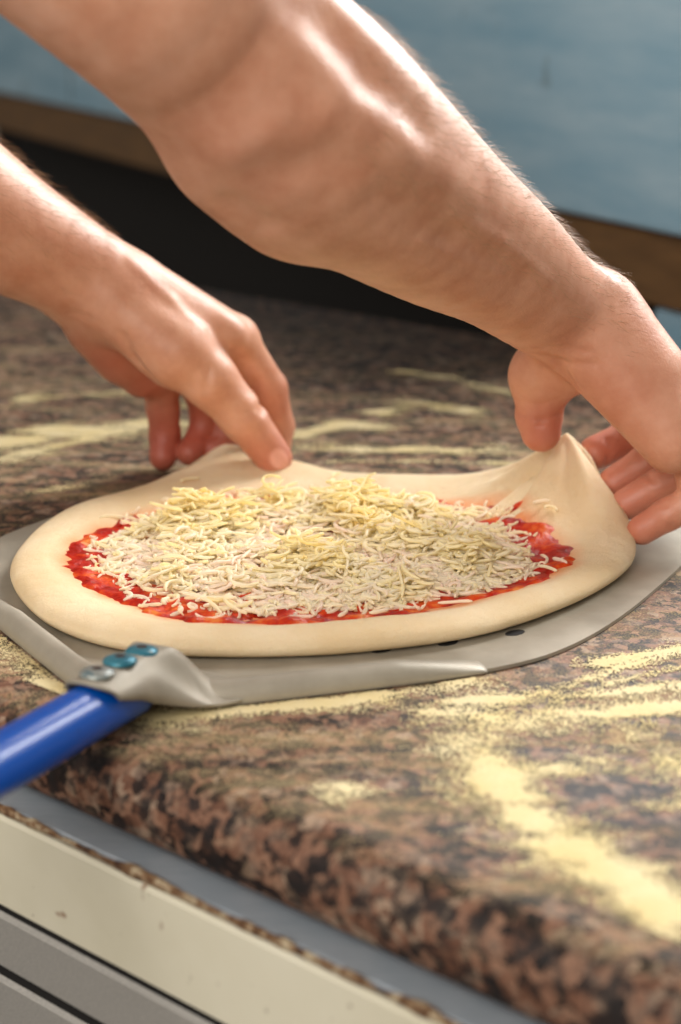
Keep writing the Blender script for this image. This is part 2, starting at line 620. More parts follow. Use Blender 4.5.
# ------------------------------------------------------------------ implicit surfaces
class Field:
    def __init__(self, lo, hi, h):
        self.lo = np.asarray(lo, float)
        self.h = h
        self.n = np.ceil((np.asarray(hi) - self.lo) / h).astype(int) + 1
        self.F = np.full(self.n, 1.0, np.float32)

    def sub(self, lo, hi):
        a = np.clip(np.floor((np.asarray(lo) - self.lo) / self.h).astype(int), 0, self.n)
        b = np.clip(np.ceil((np.asarray(hi) - self.lo) / self.h).astype(int) + 1, 0, self.n)
        sl = tuple(slice(i, j) for i, j in zip(a, b))
        ax = [(self.lo[k] + self.h * np.arange(a[k], b[k])).astype(np.float32) for k in range(3)]
        return sl, ax[0][:, None, None], ax[1][None, :, None], ax[2][None, None, :]

    @staticmethod
    def seg(X, Y, Z, a, b):
        d = np.asarray(b) - np.asarray(a)
        L = float(d @ d) + 1e-12
        t = np.clip(((X - a[0]) * d[0] + (Y - a[1]) * d[1] + (Z - a[2]) * d[2]) / L, 0, 1)
        return np.sqrt((X - a[0] - t * d[0]) ** 2 + (Y - a[1] - t * d[1]) ** 2 + (Z - a[2] - t * d[2]) ** 2), t

    @staticmethod
    def smin(F, D, k):
        hh = np.clip(0.5 + 0.5 * (F - D) / k, 0, 1)
        return F * (1 - hh) + D * hh - k * hh * (1 - hh)

    def cone(self, a, b, ra, rb, k=0.004):
        a, b = np.asarray(a), np.asarray(b)
        pad = max(ra, rb) + k + 4 * self.h
        sl, X, Y, Z = self.sub(np.minimum(a, b) - pad, np.maximum(a, b) + pad)
        D, t = self.seg(X, Y, Z, a, b)
        t = t * t * (3 - 2 * t) * 0.35 + t * 0.65
        self.F[sl] = self.smin(self.F[sl], D - (ra + (rb - ra) * t), k)

    def chain(self, pts, rad, k_in, k_out, k_root, root_len=0.02):
        pts = [np.asarray(p) for p in pts]
        pad = max(rad) + 0.014
        sl, X, Y, Z = self.sub(np.min(pts, 0) - pad, np.max(pts, 0) + pad)
        D = None
        for i in range(len(pts) - 1):
            d, t = self.seg(X, Y, Z, pts[i], pts[i + 1])
            d = d - (rad[i] + (rad[i + 1] - rad[i]) * t)
            D = d if D is None else self.smin(D, d, k_in)
        dr = np.sqrt((X - pts[0][0]) ** 2 + (Y - pts[0][1]) ** 2 + (Z - pts[0][2]) ** 2)
        k = k_out + (k_root - k_out) * np.exp(-(dr / root_len) ** 2)
        self.F[sl] = self.smin(self.F[sl], D, k)

    def limb(self, stations, n=26, k=0.0015):
        a = np.array([np.append(p, r) for p, r in stations])
        q = spline(a, n)
        for u, v in zip(q[:-1], q[1:]):
            self.cone(u[:3], v[:3], u[3], v[3], k)

    def ell(self, c, ax, r, k=0.006):
        """ellipsoid: centre, two axis directions (third by cross product), three radii"""
        c = np.asarray(c)
        x = np.asarray(ax[0], float)
        x /= np.linalg.norm(x)
        y = np.asarray(ax[1], float)
        y = y - x * (x @ y)
        y /= np.linalg.norm(y)
        z = np.cross(x, y)
        pad = max(r) + k + 4 * self.h
        sl, X, Y, Z = self.sub(c - pad, c + pad)
        q = [((X - c[0]) * v[0] + (Y - c[1]) * v[1] + (Z - c[2]) * v[2]) for v in (x, y, z)]
        k0 = np.sqrt(sum((q[i] / r[i]) ** 2 for i in range(3)))
        k1 = np.sqrt(sum((q[i] / r[i] ** 2) ** 2 for i in range(3))) + 1e-9
        D = np.minimum(k0 * (k0 - 1) / k1, 0.5)
        self.F[sl] = self.smin(self.F[sl], D, k)

    def dent(self, pts, amp, wid):
        """raise (amp > 0) or press in (amp < 0) the surface along a polyline"""
        for a, b in zip(pts[:-1], pts[1:]):
            a, b = np.asarray(a), np.asarray(b)
            pad = 2.6 * wid
            sl, X, Y, Z = self.sub(np.minimum(a, b) - pad, np.maximum(a, b) + pad)
            if min(self.F[sl].shape) == 0:
                continue
            D, t = self.seg(X, Y, Z, a, b)
            self.F[sl] -= amp * np.exp(-(D / wid) ** 2)

    def cut(self, p, nrm):
        nrm = np.asarray(nrm, float) / np.linalg.norm(nrm)
        sl, X, Y, Z = self.sub(self.lo - 1, self.lo + self.n * self.h + 1)
        self.F = np.maximum(self.F, (X - p[0]) * nrm[0] + (Y - p[1]) * nrm[1] + (Z - p[2]) * nrm[2]).astype(np.float32)

    def hit(self, px, py):
        """first surface point along the view ray"""
        d = np.arange(0.45, 1.4, 0.0008)
        r = FWD + (px - 340.5) / FPX * RGT + (512 - py) / FPX * UPV
        pts = CAM + d[:, None] * r
        ij = np.round((pts - self.lo) / self.h).astype(int)
        ok = np.all((ij >= 0) & (ij < self.n), axis=1)
        v = np.full(len(d), 1.0)
        v[ok] = self.F[tuple(ij[ok].T)]
        w_ = np.where(v < 0)[0]
        return pts[w_[0]] if len(w_) else None

    def crease(self, pxs, amp, wid):
        h = [self.hit(x, y) for x, y in pxs]
        h = [p for p in h if p is not None]
        if len(h) > 1:
            self.dent(h, amp, wid)
        elif h:
            self.dent([h[0], h[0] + 1e-4], amp, wid)

    def mesh(self):
        F = self.F
        ins = F < 0
        n = F.shape
        c = [ins[i:n[0] - 1 + i, j:n[1] - 1 + j, k:n[2] - 1 + k] for i in (0, 1) for j in (0, 1) for k in (0, 1)]
        anyc, allc = c[0].copy(), c[0].copy()
        for q in c[1:]:
            anyc |= q
            allc &= q
        I, J, K = np.nonzero(anyc & ~allc)
        idx = np.full(anyc.shape, -1, np.int32)
        idx[I, J, K] = np.arange(len(I))
        acc = np.zeros((len(I), 3))
        cnt = np.zeros(len(I))
        cor = [(i, j, k) for i in (0, 1) for j in (0, 1) for k in (0, 1)]
        for a in cor:
            for ax in range(3):
                if a[ax] == 0:
                    b = list(a)
                    b[ax] = 1
                    fa = F[I + a[0], J + a[1], K + a[2]]
                    fb = F[I + b[0], J + b[1], K + b[2]]
                    m = (fa < 0) != (fb < 0)
                    t = np.where(m, fa / np.where(m, fa - fb, 1), 0)
                    p = np.array(a, float)[None, :].repeat(len(I), 0)
                    p[:, ax] += t
                    acc += p * m[:, None]
                    cnt += m
        V = self.lo + self.h * (np.stack([I, J, K], 1) + acc / cnt[:, None])
        Q = []
        for ax in range(3):
            sa = [slice(None)] * 3
            sb_ = [slice(None)] * 3
            sa[ax] = slice(0, n[ax] - 1)
            sb_[ax] = slice(1, n[ax])
            A, B = ins[tuple(sa)], ins[tuple(sb_)]
            i, j, k = np.nonzero(A != B)
            o1, o2 = [(1, 2), (2, 0), (0, 1)][ax]
            e = np.stack([i, j, k], 1)
            ok = np.ones(len(e), bool)
            for o_ in (o1, o2):
                ok &= (e[:, o_] > 0) & (e[:, o_] < n[o_] - 1)
            e = e[ok]
            s = A[tuple(e.T)]

            def at(d1, d2):
                q = e.copy()
                q[:, o1] -= d1
                q[:, o2] -= d2
                return idx[tuple(q.T)]
            q = np.stack([at(1, 1), at(0, 1), at(0, 0), at(1, 0)], 1)
            q[~s] = q[~s][:, ::-1]
            Q.append(q)
        Q = np.concatenate(Q)
        Q = Q[(Q >= 0).all(1)]
        return V, Q


# ------------------------------------------------------------------ the person: arms and hands
H = 0.0016
SKIN_RED, NAILS = [], []

# right arm (nearer the camera)
SHR = np.array([-0.27, -0.20, 1.36])
r_st = [(P(272, 91, .765), .0500), (P(315, 129, .785), .0508), (P(364, 167, .812), .0475), (P(438, 221, .860), .0408),
        (P(497, 259, .903), .0348), (P(550, 302, .946), .0296), (P(582, 322, .967), .0275)]
el = r_st[0][0]
up1 = P(130, -35, .715)
up2 = el + (SHR - el) * 0.62
fr = Field((-0.21, -0.30, 0.895), (0.25, 0.20, 1.33), H)
fr.limb([(up2, .048), (up1, .0465), (P(200, 25, .740), .0472)] + r_st, 40, .001)
# bulk of the outer forearm, bony inner side of the elbow
fr.cone(P(318, 70, .80), P(430, 170, .865), .026, .022, .012)
fr.cone(P(226, 158, .775), P(285, 200, .80), .016, .018, .03)
# wrist to palm
W = P(588, 314, .968)
mcp = dict(p=P(688, 434, .955), r=P(690, 431, .976), m=P(688, 424, .996), i=P(680, 411, 1.012))
for kx, rr in (('p', .0125), ('r', .013), ('m', .0135), ('i', .0135)):
    fr.cone(W + (mcp[kx] - mcp['m']) * 0.35, mcp[kx], .019, rr, .012)
fr.cone(P(594, 348, .952), P(672, 444, .953), .0215, .0160, .012)      # heel of the hand
fr.cone(P(604, 318, .962), P(650, 372, .962), .020, .019, .012)
fr.cone(P(572, 338, .978), P(541, 378, .998), .0185, .0165, .012)      # ball of the thumb
fr.cone(P(600, 350, .985), P(545, 372, .996), .018, .0165, .012)
fr.chain([P(545, 375, .998), P(540, 398, 1.002), P(539, 415, 1.003), P(541, 432, 1.004)], [.0150, .0130, .0128, .0112], .003, .002, .012)
fr.chain([mcp['i'], P(668, 420, 1.040), P(627, 440, 1.036), P(596, 453, 1.031)], [.0125, .0114, .0110, .0102], .003, .0015, .008)
fr.chain([mcp['m'], P(690, 440, 1.018), P(646, 463, 1.016), P(614, 483, 1.016)], [.0125, .0106, .0100, .0092], .003, .0015, .006)
fr.chain([mcp['r'], P(696, 468, .992), P(657, 487, .995), P(627, 504, .998)], [.012, .0102, .0096, .0090], .003, .0015, .006)
fr.chain([mcp['p'], P(697, 500, .966), P(668, 514, .968), P(642, 530, .972)], [.0115, .0092, .0088, .0082], .003, .0015, .006)
# muscles, bones and folds
fr.crease([(330, 18), (372, 72), (420, 122)], -.0035, .011)
fr.crease([(300, 10), (330, 40)], -.003, .012)
fr.crease([(236, 152), (262, 142)], .0035, .012)
fr.crease([(270, 165), (330, 160)], -.0025, .012)
fr.crease([(330, 110), (400, 150), (470, 200)], .0022, .010)
fr.crease([(380, 200), (450, 240), (520, 285)], -.0018, .008)
fr.crease([(420, 240), (500, 275)], .0012, .003)
fr.crease([(455, 215), (500, 240), (548, 280)], .001, .003)
fr.crease([(232, 205), (262, 224)], -.003, .008)
fr.crease([(525, 352), (560, 361), (596, 364)], -.0010, .0024)
fr.crease([(540, 348), (590, 352)], -.0009, .0018)
fr.crease([(560, 362), (572, 385), (580, 402)], -.0022, .0035)
fr.crease([(519, 414), (541, 420), (561, 414)], -.0014, .0016)
fr.crease([(520, 421), (541, 426), (560, 421)], -.0009, .0014)
fr.crease([(519, 400), (541, 404), (560, 398)], -.0008, .0016)
for q in ([(608, 440), (606, 462)], [(640, 455), (648, 478)], [(653, 478), (660, 500)], [(664, 505), (672, 528)]):
    fr.crease(q, -.0014, .0016)
fr.crease([(600, 272), (612, 283)], .002, .008)
SKIN_RED += [(P(541, 432, 1.0), .022, .75), (P(601, 452, 1.03), .03, .7), (P(614, 483, 1.01), .03, .6), (P(627, 504, .99), .03, .6),
             (P(642, 530, .97), .03, .6), (P(600, 400, .95), .05, .3), (P(610, 290, .96), .03, .25), (P(262, 140, .73), .04, .18)]

# left arm (farther from the camera)
SHL = np.array([-0.53, 0.08, 1.38])
l_st = [(P(-300, 30, .970), .046), (P(-150, 125, 1.000), .0450), (P(-70, 180, 1.022), .0415), (P(0, 227, 1.045), .0365), (P(48, 254, 1.060), .0320), (P(97, 283, 1.073), .0285)]
ell_ = l_st[0][0]
lo = np.min([p for p, _ in l_st], 0)
fl = Field((-0.44, -0.06, 0.897), (0.0, 0.31, 1.30), H)
lup = ell_ + (SHL - ell_) * 0.55
fl.cone(lup, ell_, .048, .046, .004)
fl.limb(l_st, 30, .001)
Wl = l_st[-1][0]
ml = dict(i=P(236, 339, 1.095), m=P(212, 350, 1.112), r=P(186, 362, 1.122), p=P(158, 374, 1.126))
for kx, rr in (('i', .0125), ('m', .0125), ('r', .012), ('p', .0118)):
    fl.cone(Wl + (ml[kx] - ml['m']) * 0.35 + 0.0, ml[kx], .019, rr, .012)
fl.cone(P(100, 316, 1.085), P(142, 374, 1.118), .0200, .0148, .010)
fl.cone(P(98, 330, 1.095), P(118, 356, 1.108), .0165, .0150, .010)     # heel of the hand, little finger side
fl.cone(P(118, 306, 1.064), P(176, 352, 1.066), .0200, .0222, .012)     # ball of the thumb
fl.cone(P(135, 290, 1.075), P(222, 338, 1.082), .0190, .0150, .012)     # web between thumb and index
fl.chain([P(180, 352, 1.066), P(208, 378, 1.070), P(242, 416, 1.080), P(274, 458, 1.093)], [.0190, .0165, .0136, .0112], .005, .002, .014)
fl.chain([ml['i'], P(269, 388, 1.118), P(279, 426, 1.130), P(277, 453, 1.128)], [.0128, .0112, .0096, .0084], .003, .002, .012)
fl.chain([ml['m'], P(234, 402, 1.146), P(226, 432, 1.152), P(214, 450, 1.148)], [.0122, .0104, .0096, .0086], .003, .0015, .008)
fl.chain([ml['r'], P(204, 404, 1.146), P(204, 430, 1.150), P(190, 453, 1.142)], [.0118, .0098, .0092, .0084], .003, .0015, .008)
fl.chain([ml['p'], P(163, 408, 1.140), P(165, 435, 1.146), P(163, 457, 1.142)], [.0115, .0104, .0098, .0088], .003, .0015, .008)
fl.crease([(124, 338), (134, 360), (152, 380)], -.0028, .0035)
fl.crease([(70, 314), (88, 317)], -.001, .002)
fl.crease([(236, 352), (252, 385), (262, 410)], -.0025, .004)
fl.crease([(210, 368), (205, 390)], -.0016, .002)
fl.crease([(244, 402), (262, 404)], .0009, .004)
for q in ([(244, 414), (258, 408)], [(247, 419), (262, 412)], [(258, 378), (270, 374)]):
    fl.crease(q, -.0007, .0013)
for q in ([(150, 412), (180, 410)], [(152, 440), (180, 440)], [(192, 418), (216, 416)], [(190, 438), (216, 436)]):
    fl.crease(q, -.0011, .0016)
fl.crease([(225, 318), (240, 330)], .0014, .008)
fl.crease([(130, 262), (170, 300), (200, 330)], .0009, .004)
SKIN_RED += [(P(278, 459, 1.09), .024, .6), (P(163, 445, 1.14), .04, 1.0), (P(198, 440, 1.14), .04, 1.0), (P(110, 352, 1.10), .035, .7), (P(150, 385, 1.11), .03, .7),
             (P(225, 425, 1.15), .03, .7), (P(280, 400, 1.12), .03, .3), (P(160, 395, 1.12), .03, .4)]
nl = fl.hit(279, 459)
if nl is not None:
    NAILS.append((nl, P(242, 416, 1.080) - P(274, 458, 1.093), .0078, .0056))
nl2 = fl.hit(163, 456)

Va, Qa = fr.mesh()
Vb, Qb = fl.mesh()

# trunk, head and legs: out of the frame, joined to the arms under the sleeves
fb = Field((-0.95, -0.62, 0.0), (-0.08, 0.45, 1.86), 0.009)
C3 = lambda *a: np.array(a, float)
fwdp = C3(0.70, 0.71, 0)
latp = C3(0.71, -0.70, 0)                 # towards the person's right
hip = C3(-0.545, -0.185, 0.95)
chest = C3(-0.435, -0.085, 1.27)
neck = C3(-0.385, -0.03, 1.45)
head = C3(-0.345, 0.01, 1.60)
for s in (-1, 1):
    fb.cone(hip + latp * s * .075, chest + latp * s * .095 - C3(0, 0, .02), .115, .105, .06)
    fb.cone(hip + latp * s * .09, hip + latp * s * .10 + C3(0, 0, -.43) + fwdp * .02, .088, .058, .03)
    fb.cone(hip + latp * s * .10 + C3(0, 0, -.43) + fwdp * .02, hip + latp * s * .105 + C3(0, 0, -.87), .056, .040, .02)
    fb.cone(hip + latp * s * .105 + C3(0, 0, -.91), hip + latp * s * .12 + C3(0, 0, -.925) + fwdp * .16, .036, .028, .02)
fb.cone(chest + latp * .10, SHR, .085, .062, .05)
fb.cone(chest - latp * .10, SHL, .085, .062, .05)
fb.cone(SHR, up2, .060, .050, .03)
fb.cone(SHL, lup, .060, .048, .03)
fb.cone(chest + C3(0, 0, .07), neck, .075, .055, .05)
fb.cone(neck, head, .055, .060, .03)
fb.ell(head + C3(0, 0, .03), (fwdp, latp), (.098, .078, .112), .02)
fb.ell(head + fwdp * .045 - C3(0, 0, .045), (fwdp, latp), (.055, .055, .06), .03)
fb.cone(head + fwdp * .095 + C3(0, 0, .02), head + fwdp * .112 - C3(0, 0, .015), .010, .014, .012)
for s in (-1, 1):
    fb.ell(head + latp * s * .082 + C3(0, 0, .01), (fwdp, latp), (.022, .010, .034), .006)
Vc, Qc = fb.mesh()

V = np.concatenate([Va, Vb, Vc])
Q = np.concatenate([Qa, Qb + len(Va), Qc + len(Va) + len(Vb)])
me = fast_quads('person', V, Q)
red = np.zeros(len(V))
for c, r, s in SKIN_RED:
    red = np.maximum(red, s * np.exp(-(np.linalg.norm(V - c, axis=1) / r) ** 2))
nail = np.zeros(len(V))
for c, ax, a, b in NAILS:
    ax = ax / np.linalg.norm(ax)
    dv = V - c
    t = dv @ ax
    o_ = np.linalg.norm(dv - t[:, None] * ax, axis=1)
    nail = np.maximum(nail, np.clip(3 * (1.15 - np.sqrt((t / a) ** 2 + (o_ / b) ** 2)), 0, 1))
fattr(me, 'red', red)
fattr(me, 'nail', nail)
person = link('person', me, M['skin'])
tag(person, 'bare armed person reaching from the left, both hands lifting edges of the raw pizza', 'person')


def clothing(name, build, mat, label=None):
    f_ = Field((-0.98, -0.64, 0.0), (-0.02, 0.48, 1.90), 0.009)
    build(f_)
    v_, q_ = f_.mesh()
    return link(name, fast_quads(name, v_, q_), mat, person)


def b_shirt(f):
    for s in (-1, 1):
        f.cone(hip + latp * s * .075 - C3(0, 0, .06), chest + latp * s * .095 - C3(0, 0, .02), .142, .122, .06)
    f.cone(chest + latp * .10, SHR, .097, .074, .05)
    f.cone(chest - latp * .10, SHL, .097, .074, .05)
    f.cone(SHR, SHR + (up2 - SHR) * 1.0, .072, .066, .03)
    f.cone(SHL, SHL + (lup - SHL) * 1.0, .072, .064, .03)
    f.cone(chest + C3(0, 0, .06), neck - C3(0, 0, .04), .085, .066, .04)
    for p, q in ((up2, SHR), (lup, SHL)):            # open sleeve ends
        d_ = (p - q) / np.linalg.norm(p - q)
        sl, X, Y, Z = f.sub(p - .13, p + .13)
        pl_ = (X - p[0]) * d_[0] + (Y - p[1]) * d_[1] + (Z - p[2]) * d_[2] - .012
        near = np.sqrt((X - p[0]) ** 2 + (Y - p[1]) ** 2 + (Z - p[2]) ** 2) - .10
        f.F[sl] = np.where(near < 0, np.maximum(f.F[sl], pl_), f.F[sl])


def b_trousers(f):
    for s in (-1, 1):
        f.cone(hip + latp * s * .07 - C3(0, 0, .02), hip + latp * s * .07 - C3(0, 0, .07), .132, .124, .04)
        f.cone(hip + latp * s * .09 - C3(0, 0, .05), hip + latp * s * .10 + C3(0, 0, -.43) + fwdp * .02, .098, .070, .03)
        f.cone(hip + latp * s * .10 + C3(0, 0, -.43) + fwdp * .02, hip + latp * s * .105 + C3(0, 0, -.86), .069, .058, .02)
    f.cut((0, 0, 0.06), (0, 0, -1))


def b_shoes(f):
    for s in (-1, 1):
        f.cone(hip + latp * s * .105 + C3(0, 0, -.905), hip + latp * s * .122 + C3(0, 0, -.915) + fwdp * .17, .046, .038, .02)
    f.cut((0, 0, 0.004), (0, 0, -1))


def b_hair(f):
    f.ell(head + C3(0, 0, .045) - fwdp * .012, (fwdp, latp), (.104, .086, .112), .02)
    f.cut(head + fwdp * .03 + C3(0, 0, .02), fwdp * 0.75 - C3(0, 0, .66))


clothing('t_shirt', b_shirt, M['shirt'])
clothing('trousers', b_trousers, M['trousers'])
clothing('shoes', b_shoes, M['shoe'])
clothing('hair', b_hair, M['headhair'])


def arm_hair():
    V_, F_ = [], []
    for Vs, stations, cnt, dist in ((Va, r_st, 7000, P(700, 430, .99)), (Vb, l_st, 3500, P(250, 380, 1.1))):
        pts = np.array([p for p, _ in stations])
        rad = np.array([r for _, r in stations])
        cand = Vs[rng.integers(0, len(Vs), cnt * 3)]
        a, b = pts[0], pts[-1]
        ax = (b - a) / np.linalg.norm(b - a)
        t = ((cand - a) @ ax) / np.linalg.norm(b - a)
        cand = cand[(t > 0.02) & (t < 0.97)][:cnt]
        for p in cand:
            i = int(np.argmin(np.linalg.norm(pts - p, axis=1)))
            j = min(i, len(pts) - 2)
            d1 = pts[j + 1] - pts[j]
            d1 /= np.linalg.norm(d1)
            c = pts[j] + d1 * ((p - pts[j]) @ d1)
            nr = p - c
            nr /= np.linalg.norm(nr) + 1e-9
            side = np.cross(d1, nr)
            upness = nr[2]
            if upness < -0.35 or random.random() > 0.35 + 0.65 * max(0, upness):
                continue
            L = random.uniform(.005, .011)
            dr = d1 * random.uniform(.5, 1) + side * random.uniform(-.5, .5) + nr * random.uniform(.25, .6)
            dr /= np.linalg.norm(dr)
            q0, q1, q2 = p, p + dr * L * .5, p + dr * L * .85 + d1 * L * .25 - nr * L * .06
            w0 = np.cross(dr, nr)
            w0 /= np.linalg.norm(w0) + 1e-9
            w1 = np.cross(dr, w0)
            k = len(V_)
            for q, r in ((q0, 7e-5), (q1, 6e-5), (q2, 2e-5)):
                for ang in (0, 2.094, 4.189):
                    V_.append(q + r * (math.cos(ang) * w0 + math.sin(ang) * w1))
            for s in (0, 3):
                for e in range(3):
                    e2 = (e + 1) % 3
                    F_.append((k + s + e, k + s + e2, k + s + 3 + e2, k + s + 3 + e))
    o = link('arm_hair', fast_quads('arm_hair', np.array(V_), np.array(F_)), M['hair'], person)
    o['kind'] = 'stuff'
    o['label'] = 'fine fair hair on the forearms'


arm_hair()

# ------------------------------------------------------------------ pizza peel
ZP = 0.9005                                   # the peel lies on the granite
peel = empty('pizza_peel', tuple(G(118, 690)[:2]) + (ZP,))
tag(peel, 'worn aluminium pizza peel with a blue tube handle, lying under the pizza', 'pizza peel')
peel_px = [(152, 699), (195, 706), (230, 705), (320, 695), (420, 683), (485, 673), (550, 657), (605, 630), (655, 592), (700, 548), (708, 520), (675, 500),
           (600, 489), (480, 486), (340, 486), (200, 491), (100, 508), (30, 528), (-20, 552), (-38, 578), (-30, 602), (0, 628), (40, 661), (75, 687), (105, 692)]
oc = spline([G(x, y, ZP)[:2] for x, y in peel_px], 220, closed=True)
TH = 0.0018
cen = oc.mean(0)
Vp = [(x, y, ZP) for x, y in oc] + [(x, y, ZP + TH) for x, y in oc]
nO = len(oc)
Fp = [(i, (i + 1) % nO, nO + (i + 1) % nO, nO + i) for i in range(nO)]
Vp += [(cen[0], cen[1], ZP), (cen[0], cen[1], ZP + TH)]
for i in range(nO):
    j = (i + 1) % nO
    Fp.append((j, i, 2 * nO))
    Fp.append((nO + i, nO + j, 2 * nO + 1))
pl_o = reparent(pydata('blade', Vp, Fp, M['alu'], None, False), peel)
import bmesh


def fix_normals(o):
    bm = bmesh.new()
    bm.from_mesh(o.data)
    bmesh.ops.recalc_face_normals(bm, faces=bm.faces)
    bm.to_mesh(o.data)
    bm.free()


fix_normals(pl_o)


def hem(pxs, name, hmax):
    p = spline([G(x, y, ZP)[:2] for x, y in pxs], 60)
    V_, F_ = [], []
    t = np.gradient(p, axis=0)
    t /= np.linalg.norm(t, axis=1)[:, None]
    nn = np.stack([-t[:, 1], t[:, 0]], 1)
    toC = cen - p
    nn *= np.sign((nn * toC).sum(1))[:, None]        # towards the middle of the blade
    pr_ = [(-0.001, 0.0), (-0.0015, 0.2), (0.000, 0.6), (0.003, 0.92), (0.006, 1.0), (0.009, 0.95), (0.0125, 0.55), (0.0145, 0.2), (0.017, 0.0)]
    for i in range(60):
        s = i / 59
        h = hmax * min(1, (1 - s) * 3.2) ** .8 + .0003
        for u, z in pr_:
            V_.append((p[i][0] + nn[i][0] * u, p[i][1] + nn[i][1] * u, ZP + .0003 + (TH + h) * z))
    m = len(pr_)
    for i in range(59):
        for k in range(m - 1):
            F_.append((i * m + k, i * m + k + 1, (i + 1) * m + k + 1, (i + 1) * m + k))
    F_.append(tuple(range(m)))
    F_.append(tuple(59 * m + k for k in range(m)))
    o = reparent(pydata(name, V_, F_, M['alu']), peel)
    fix_normals(o)
    return o


hem([(190, 706), (230, 705), (320, 695), (420, 683), (487, 673)], 'rolled_edge', .0072)
hem([(100, 692), (75, 687), (40, 661), (0, 628), (-24, 605)], 'rolled_edge', .0072)

# perforation slots beyond the dough
for (x, y) in ((448, 643), (515, 633), (382, 650)):
    c = G(x, y, ZP + TH)
    a = (G(x + 8, y - 2, ZP + TH) - c)
    a /= np.linalg.norm(a)
    b = np.array([-a[1], a[0], 0])
    V_ = [c + a * .0055 * math.cos(t) + b * .0032 * math.sin(t) + C3(0, 0, .00025) for t in np.linspace(0, 2 * math.pi, 16, endpoint=False)]
    V_ += [q - C3(0, 0, .0018) for q in V_]
    F_ = [tuple(range(16))] + [(i, (i + 1) % 16, 16 + (i + 1) % 16, 16 + i) for i in range(16)] + [tuple(range(31, 15, -1))]
    reparent(pydata('slot', V_, F_, M['black'], None, False), peel)['label'] = 'dark perforation slot'

# handle axis
HT = P(128, 687, 0.0)
h0 = G(128, 690, .9142)
h1 = G(0, 764, .919)
hd = (h1 - h0) / np.linalg.norm(h1 - h0)
hs = np.cross(hd, C3(0, 0, 1))
hs /= np.linalg.norm(hs)
if hs[1] < 0:
    hs = -hs                                   # away from the camera side
hu = np.cross(hs, hd)
if hu[2] < 0:
    hu = -hu
RH = .0118
pth = [h0 + hd * t for t in np.concatenate([np.linspace(-.002, .004, 3), np.linspace(.01, .60, 30)])]
v, f = tube(pth, [RH] * 33, 32)
reparent(pydata('handle', v, f, M['blue']), peel)['label'] = 'blue painted handle tube'
v, f = tube([h0 + hd * t for t in (.595, .60, .625, .630)], [RH * .9, RH * 1.12, RH * 1.12, RH * .8], 32)
reparent(pydata('end_cap', v, f, M['shoe']), peel)

# pressed neck that carries the handle
def neck():
    NT_, NK = 60, 49
    T0, T1 = .034, -.052
    V_ = []
    for i in range(NT_):
        t = T0 + (T1 - T0) * i / (NT_ - 1)
        ax = h0 + hd * t
        az = ax[2] - ZP
        top = az + RH + .0012
        g = float(np.clip((-.020 - t) / .026, 0, 1))
        g = g * g * (3 - 2 * g)
        top = top * (1 - g) + .0030 * g
        fl_ = float(np.clip((.004 - t) / .046, 0, 1))
        fl_ = fl_ * fl_ * (3 - 2 * fl_)
        hw = .0134 - .0016 * float(np.clip((t - .002) / .028, 0, 1)) + .0250 * fl_
        dn = float(np.clip((.012 - t) / .040, 0, 1))
        dn = dn * dn * (3 - 2 * dn)
        tp = float(np.clip((t - .002) / .028, 0, 1))
        zb = (az - .0015 + .0085 * tp) * (1 - dn) + .0016 * dn
        round_ = 1.0 - min(1, fl_ * 1.6)
        for k in np.linspace(-1, 1, NK):
            arc = math.sqrt(max(0, 1 - (abs(k) ** 2.0)))
            flat = .30
            x_ = max(0, (abs(k) - flat) / (1 - flat))
            bell = .5 + .5 * math.cos(math.pi * x_ ** .75)
            z = zb + (top - zb) * (arc * round_ + bell * (1 - round_))
            q = ax + hs * hw * k
            if i < 5:                               # rounded tip of the tongue
                q = q + hd * (-(abs(k) ** 3) * .006 * (5 - i) / 5)
            V_.append((q[0], q[1], ZP + z))
    F_ = [(i * NK + k, i * NK + k + 1, (i + 1) * NK + k + 1, (i + 1) * NK + k) for i in range(NT_ - 1) for k in range(NK - 1)]
    o = reparent(pydata('neck', V_, F_, M['alu']), peel)
    fix_normals(o)
    if o.data.polygons[(NT_ // 2) * (NK - 1) + NK // 2].normal.z < 0:
        o.data.flip_normals()
    sm = o.modifiers.new('thickness', 'SOLIDIFY')
    sm.thickness = .0016
    sm.offset = 1.0
    o['label'] = 'pressed aluminium neck'


neck()


def rivet(t, mat, label):
    c = h0 + hd * t + hu * (RH + .0024 - (.0012 if t < -.01 else 0))
    V_, F_ = [], []
    prof_ = [(.0072, 0), (.0074, .0008), (.0066, .0019), (.0046, .0027), (.0022, .0030), (.0018, .0029)]
    n = 28
    for r, z in prof_:
        for i in range(n):
            a = 2 * math.pi * i / n
            V_.append(c + hd * r * math.cos(a) + hs * r * math.sin(a) + hu * z)
    for j in range(len(prof_) - 1):
        for i in range(n):
            i2 = (i + 1) % n
            F_.append((j * n + i, j * n + i2, (j + 1) * n + i2, (j + 1) * n + i))
    F_.append(tuple(range(n))[::-1])
    F_.append(tuple((len(prof_) - 1) * n + i for i in range(n)))
    o = reparent(pydata('rivet', V_, F_, mat), peel)
    fix_normals(o)
    o['label'] = label
    hv = [c + hd * .0023 * math.cos(a) + hs * .0023 * math.sin(a) + hu * .00305 for a in np.linspace(0, 2 * math.pi, 16, endpoint=False)]
    hv += [q - hu * .001 for q in hv]
    hf = [tuple(range(16))] + [(i, (i + 1) % 16, 16 + (i + 1) % 16, 16 + i) for i in range(16)]
    ho = pydata('rivet_hole', hv, hf, M['hole'], None, False)
    ho.parent = o


rivet(.0240, M['rivet_grey'], 'worn grey rivet nearest the handle')
rivet(.0062, M['rivet_blue'], 'middle rivet with worn blue paint')
rivet(-.0115, M['rivet_blue'], 'blue rivet nearest the dough')

